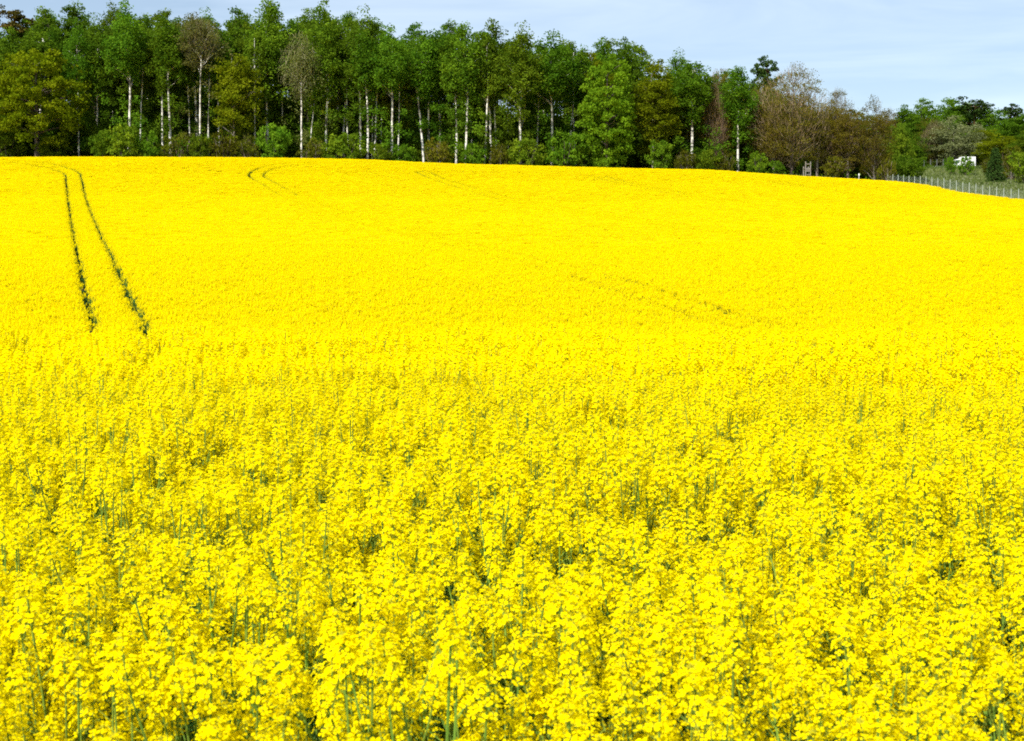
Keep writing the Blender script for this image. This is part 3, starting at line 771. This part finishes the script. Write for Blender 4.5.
S('shrub', 756, 150, 201.5, 24, "grey-green shrub between the short-footed birch and the bare trees")
S('shrub', 776, 160, 200.5, 16, "small fresh green shrub at the foot of the largest bare tree")
S('shrub', 800, 152, 204, 20, "dark shrub in the shade of the largest bare tree")
S('scrub', 832, 156, 202, 26, "brown scrub behind the weathered wooden frame")
S('scrub', 884, 152, 202, 18, "thin scrub at the very end of the wood by the fence")

# undergrowth on the bank inside the wood
acc = Acc(); urng = np.random.default_rng(9)
n = 26000; ux = urng.uniform(-92, 54, n); uy = 201.5 + 26 * urng.uniform(0, 1, n) ** 1.2
dens = soft_noise(np.stack([ux, uy], -1), .55, 4) > -.35
ux, uy = ux[dens], uy[dens]; uz = ground_z(ux, uy) + np.abs(urng.normal(0, .55, len(ux))) * (1 + .5 * soft_noise(np.stack([ux, uy], -1), .3, 8))
leaf_cards(acc, np.stack([ux, uy, uz], -1), .34, urng, .3, 0, urng.uniform(0, 1, len(ux)))
tag(obj("undergrowth", acc.mesh("undergrowth", [M['under_leaf']])), "dark leafy undergrowth covering the bank between the tree stems", "undergrowth", kind='stuff')

# far wood across the road
FAR = "trees across the road"
for px, ty, Y, w, kind, lab in (
    (884, 105, 352, 34, 'bud', "reddish-brown budding tree behind the end of the birch wood"),
    (900, 104, 356, 40, 'broad', "dark green tree nearest the budding trees across the road"),
    (920, 101, 360, 44, 'broad', "dark green tree behind the tan bare tree across the road"),
    (944, 99, 366, 44, 'broad', "dark green tree rising behind the grey-green willow"),
    (968, 97, 366, 40, 'pine', "pointed pine topping the far wood"),
    (990, 104, 362, 44, 'broad', "green tree between the pointed pine and the picture's farthest trees"),
    (1012, 108, 350, 44, 'broad', "outermost dark green tree of the far wood"),
    (1040, 104, 356, 44, 'broad', "green tree past the end of the visible far wood"),
    (1006, 103, 372, 24, 'pine', "small dark pine behind the outermost green trees"),
    (928, 117, 346, 36, 'bare', "tan bare tree beside the grey-green willow"),
    (950, 119, 344, 58, 'willow', "grey-green rounded willow above the white truck"),
    (980, 122, 345, 34, 'olive', "brown-green tree shading the bank behind the white truck"),
    (904, 138, 344, 36, 'broad', "low dark green tree over the road barrier"),
    (1000, 134, 300, 50, 'olive', "yellow-green tree behind the dark little spruce"),
    (1022, 132, 290, 44, 'broad', "mid green tree at the very edge above the fence"),
    ):
    T(kind, px, ty, Y, w, lab, FAR)
for Y in (348, 372):
    for px in np.arange(850, 1100, 15):
        T('under', px + trng.uniform(-4, 4), 142 + trng.uniform(-6, 8), Y + trng.uniform(-3, 3), trng.uniform(22, 30), "low bushy tree along the far side of the road", "bushy trees along the road")
for row, Y in enumerate((385, 405)):
    for px in np.arange(860 + 9 * row, 1100, 24):
        T('broad', px, np.interp(px, [850, 890, 960, 1000, 1100], [112, 108, 102, 110, 112]) + trng.uniform(0, 8), Y, trng.uniform(36, 46), "far green tree in the depth of the wood across the road", FAR)
BU = "bushes on the grass slope"
for px, ty, Y, w, kind, lab in (
    (948, 156, 268, 12, 'shrub', "small round bush on the slope beside the front of the white truck"),
    (962.5, 155, 264, 15, 'shrub', "rounded green bush covering the middle of the truck"),
    (1008, 146, 240, 30, 'scrub', "olive bush beside the dark little spruce"),
    (1022, 150, 225, 32, 'shrub', "dark green bush right above the fence at the frame edge"),
    (985, 158, 262, 16, 'scrub', "brownish bush between the truck and the dark spruce"),
    (1040, 145, 228, 36, 'shrub', "green bush past the end of the visible fence")):
    T(kind, px, ty, Y, w, lab, BU, cat='shrub')

# dark little spruce
acc, tr = Acc(), Acc(); srng = np.random.default_rng(3); Hs = 5.6
tube(tr, [[0, 0, -.2], [0, 0, Hs]], [.09, .015], 6)
for lay in range(26):
    z = .25 + (Hs - .3) * (lay / 26); r = 1.75 * (1 - z / Hs) ** .55 + .06
    for b in range(11):
        a = srng.uniform(0, 6.28); e = np.array([math.cos(a) * r, math.sin(a) * r, z - .18 * r]); u = srng.uniform(.15, 1, 34)[:, None]
        c = np.array([0, 0, z + .1]) * (1 - u) + e * u + srng.normal(0, .09, (34, 3)) * u
        leaf_cards(acc, c, .17, srng, .2, 0, srng.uniform(0, 1, 34), .3)
x, y, z = at(995, 182, 232); t = bpy.data.objects.new("spruce_tree", None); col.objects.link(t); t.location = (x, y, gz(x, y))
tag(t, "dark little conical spruce behind the wire fence", "tree")
obj("trunk", tr.mesh("spruce_trunk", [M['dark_bark']]), t); obj("crown", acc.mesh("spruce_crown", [M['pine_leaf']]), t)

# grass on the slope and along the field edge
acc = Acc(); grng = np.random.default_rng(12)
n = 60000; X_ = grng.uniform(34, 125, n); Y_ = grng.uniform(130, 330, n)
ok = ((X_ > edge_x(Y_) + .3) | (Y_ > rim_y(X_) + .2)) & ~((X_ < 50) & (Y_ > 203)) & (X_ < .45 * Y_)
X_, Y_ = X_[ok], Y_[ok]
Z_ = ground_z(X_, Y_); nn = len(X_); a = grng.uniform(0, 6.28, nn); w = grng.uniform(.05, .14, nn); h = grng.uniform(.18, .5, nn)
B = np.stack([X_, Y_, Z_], -1); s = np.stack([np.cos(a), np.sin(a), 0 * a], -1) * w[:, None]; tip = B + np.stack([grng.normal(0, .12, nn), grng.normal(0, .12, nn), h], -1)
acc.add(np.stack([B - s, B + s, tip], 1).reshape(-1, 3), np.arange(nn * 3).reshape(-1, 3), 0, np.clip(.5 + .35 * soft_noise(np.stack([X_, Y_], -1), .12, 2) + grng.normal(0, .2, nn), 0, 1))
tag(obj("grass", acc.mesh("grass", [M['grass']])), "rough pale green grass on the slope between fence and road", "grass", kind='stuff')

# ------------------------------------------------------------------ wire fence along the crop
fp = []
yy = np.arange(208, 120, -1.65)
for y in yy: fp.append((float(edge_x(y)) + 1.6 + (0.0 if y > 140 else 0), float(y)))
t = bpy.data.objects.new("wire_fence", None); col.objects.link(t); t.location = (fp[0][0], fp[0][1], gz(*fp[0]))
tag(t, "long wire fence on pale posts along the edge of the yellow crop", "fence")
ox, oy, oz = t.location
pa = Acc(); tube(pa, [[0, 0, -.3], [0, 0, 2.2]], .045, 8); tube(pa, [[0, 0, 2.2], [0, 0, 2.26]], .055, 8); pm = pa.mesh("fence_post", [M['post']])
for (x, y) in fp: obj("post", pm, t, (x - ox, y - oy, gz(x, y) - oz + trng.uniform(-.06, .06)))
wa = Acc()
for hgt in np.arange(.15, 2.1, .16):
    tube(wa, [[x - ox, y - oy, gz(x, y) - oz + hgt] for x, y in fp], .007, 3)
for (x0, y0), (x1, y1) in zip(fp[:-1], fp[1:]):
    for u in np.arange(.1, 1, .12):
        x, y = x0 + (x1 - x0) * u, y0 + (y1 - y0) * u; g = gz(x0, y0) * (1 - u) + gz(x1, y1) * u - oz
        tube(wa, [[x - ox, y - oy, g + .15], [x - ox, y - oy, g + 2.05]], .005, 3, cap=False)
obj("wire_mesh", wa.mesh("fence_wire", [M['wire']]), t)

# road barrier and the tall dark-posted fence beside the road
t = bpy.data.objects.new("road_barrier", None); col.objects.link(t); bx0, bx1, by = 78.0, 130.0, 329.6; bz = gz(88, by); t.location = (bx0, by, bz)
tag(t, "grey steel crash barrier along the road above the slope", "barrier")
ra = Acc()
prof = np.array([[0, .45], [-.06, .50], [-.06, .56], [0, .60], [-.06, .64], [-.06, .70], [0, .75], [.02, .75], [.02, .45]])
for x0 in np.arange(0, bx1 - bx0, 4.0):
    V = [[x0 + dx, p_[0], p_[1]] for dx in (0, 3.98) for p_ in prof]; k = len(prof)
    ra.add(V, [[i_, (i_ + 1) % k, k + (i_ + 1) % k, k + i_] for i_ in range(k)])
obj("rail", ra.mesh("barrier_rail", [M['steel']]), t)
pa = Acc(); box(pa, (-.05, .025, -.3), (.05, .12, .72)); pm = pa.mesh("barrier_post", [M['steel']])
for x0 in np.arange(1, bx1 - bx0, 2.0): obj("post", pm, t, (x0, 0, 0))
t = bpy.data.objects.new("roadside_fence", None); col.objects.link(t); t.location = (84, 327.0, gz(86, 327))
tag(t, "taller fence of dark posts in front of the road barrier", "fence")
pa = Acc(); box(pa, (-.09, -.09, -.3), (.09, .09, 2.0)); box(pa, (-.11, -.11, 2.0), (.11, .11, 2.08)); pm = pa.mesh("roadside_post", [M['dark_post']])
for k, x0 in enumerate(np.arange(0, 17, 1.45)): obj("post", pm, t, (x0, 0, gz(84 + x0, 327) - t.location.z))
ra = Acc()
for hh in (.5, 1.5): box(ra, (0, -.02, hh), (16, .02, hh + .03))
obj("rail", ra.mesh("roadside_rail", [M['dark_post']]), t)

# ------------------------------------------------------------------ white truck on the road, heading away from the fence line
x, y, _ = at(962.5, 160, 333.5)
t = bpy.data.objects.new("box_truck", None); col.objects.link(t); t.location = (x, y, float(ground_z(x, 334.)) + .12)
tag(t, "white box truck with a low cab passing behind the green bush", "truck")
def bev(me_name, acc, mats, w=.06):
    me = acc.mesh(me_name, mats)
    import bmesh
    bm = bmesh.new(); bm.from_mesh(me); bmesh.ops.remove_doubles(bm, verts=bm.verts, dist=1e-5)
    bmesh.ops.bevel(bm, geom=list(bm.edges), offset=w, segments=2, affect='EDGES', profile=.6); bm.to_mesh(me); bm.free(); return me
a = Acc(); box(a, (-.55, -1.05, .75), (2.75, 1.05, 2.95)); obj("cargo_box", bev("cargo_box", a, [M['white_paint']], .05), t)
a = Acc()                                      # cab: sloping nose towards -x
pr = np.array([[-.62, .45], [-2.75, .45], [-2.78, 1.0], [-2.55, 1.32], [-1.95, 2.25], [-1.55, 2.42], [-.62, 2.45]])
k = len(pr); V = [[p_[0], s_, p_[1]] for s_ in (-.98, .98) for p_ in pr]
a.add(V, np.arange(k)[None]); a.add(V, np.arange(k, 2 * k)[::-1][None]); a.add(V, [[i_, i_ + k, (i_ + 1) % k + k, (i_ + 1) % k] for i_ in range(k)])
cab = obj("cab", bev("cab", a, [M['white_paint']], .05), t)
def pane(nm, pts, mat, parent, th=.02):
    a = Acc(); p_ = np.array(pts, float); nrm = np.cross(p_[1] - p_[0], p_[2] - p_[0]); nrm /= np.linalg.norm(nrm); n_ = len(p_)
    a.add(np.concatenate([p_, p_ + nrm * th]), np.arange(n_)[::-1][None]); a.add(np.concatenate([p_, p_ + nrm * th]), np.arange(n_, 2 * n_)[None])
    a.add(np.concatenate([p_, p_ + nrm * th]), [[i_, (i_ + 1) % n_, (i_ + 1) % n_ + n_, i_ + n_] for i_ in range(n_)])
    return obj(nm, a.mesh(nm, [mat]), parent)
nx_ = np.array([-.84, 0, .54]) * .008
pane("windscreen", [np.array(p_) + nx_ for p_ in ([-2.51, .85, 1.42], [-2.51, -.85, 1.42], [-2.02, -.80, 2.18], [-2.02, .80, 2.18])][::-1], M['glass'], cab)
pane("side_window", [[-2.25, -.988, 1.42], [-1.15, -.988, 1.42], [-1.15, -.988, 2.18], [-1.82, -.988, 2.18]], M['glass'], cab)
pane("side_window", [[-2.25, .988, 1.42], [-1.82, .988, 2.18], [-1.15, .988, 2.18], [-1.15, .988, 1.42]], M['glass'], cab)
a = Acc(); box(a, (-2.88, -.95, .35), (-2.70, .95, .62)); obj("bumper", a.mesh("bumper", [M['grey_plastic']]), cab)
for s_ in (-1, 1):
    a = Acc(); box(a, (-2.83, s_ * .78 - .14, .74), (-2.74, s_ * .78 + .14, .92)); obj("headlight", a.mesh("headlight", [M['clear_lens']]), cab)
    a = Acc(); box(a, (2.752, s_ * .85 - .08, .80), (2.79, s_ * .85 + .08, 1.05)); obj("tail_light", a.mesh("tail_light", [M['red_lens']]), t)
    a = Acc(); box(a, (-2.15, s_ * 1.09 - .09, 1.40), (-2.0, s_ * 1.09 + .09, 1.75)); obj("mirror", a.mesh("mirror", [M['grey_plastic']]), cab)
a = Acc(); box(a, (-.6, -.45, .5), (2.7, .45, .74)); box(a, (.1, -.95, .42), (1.2, -.80, .70)); box(a, (.1, .80, .42), (1.2, .95, .70)); obj("chassis", a.mesh("chassis", [M['grey_plastic']]), t)
for wx in (-1.95, 1.75):
    for s_ in (-1, 1):
        a = Acc(); tube(a, [[wx, s_ * .72, .36], [wx, s_ * .76, .36], [wx, s_ * .94, .36], [wx, s_ * .98, .36]], [.33, .36, .36, .33], 24)
        w_ = obj("wheel", a.mesh("wheel", [M['rubber']]), t)
        a = Acc(); tube(a, [[wx, s_ * .981, .36], [wx, s_ * .995, .36]], [.2, .17], 18); obj("rim", a.mesh("rim", [M['rim']]), w_)

# ------------------------------------------------------------------ small things at the field edge
x, y, _ = at(807, 168, 199.5); g = gz(x, y)
t = bpy.data.objects.new("wooden_frame", None); col.objects.link(t); t.location = (x, y, g); t.rotation_euler = (0, 0, R(12))
tag(t, "weathered grey wooden frame standing in grass below the bare trees", "wooden frame")
for sx in (-.36, .36):
    for sy in (-.35, .35):
        a = Acc(); box(a, (sx - .06, sy - .06, -.2), (sx + .06, sy + .06, 2.15 if sy < 0 else 1.5)); obj("post", bev("frame_post", a, [M['wood']], .012), t)
for zz, hh in ((.75, .12), (.92, .12), (1.09, .12), (.30, .08), (1.75, .10)):
    a = Acc(); box(a, (-.40, -.445, zz), (.40, -.413, zz + hh)); obj("rail", a.mesh("frame_rail", [M['wood']]), t)
a = Acc(); box(a, (-.44, -.28, 1.22), (.44, .28, 1.27)); obj("seat", a.mesh("frame_seat", [M['wood']]), t)
x, y, _ = at(859, 168, 199.0)
a = Acc(); tube(a, [[0, 0, -.2], [0, 0, .95], [0, 0, 1.0]], [.04, .04, .02], 8); box(a, (-.09, -.065, .72), (.09, -.043, .96))
tag(obj("marker_post", a.mesh("marker_post", [M['white_paint']]), None, (x, y, gz(x, y))), "small white marker post in front of the last budding trees", "marker post")
x, y, _ = at(71, 140, 207.5)
a = Acc(); tube(a, [[-.9, 0, .32], [-.2, .05, .16], [.5, 0, -.02], [1.0, -.05, -.12]], [.13, .15, .16, .17], 9)
tag(obj("fallen_log", a.mesh("fallen_log", [M['wood']], True), None, (x, y, gz(x, y) + .12)), "pale fallen log lying under the edge of the olive oak", "log")
bpy.context.view_layer.update()
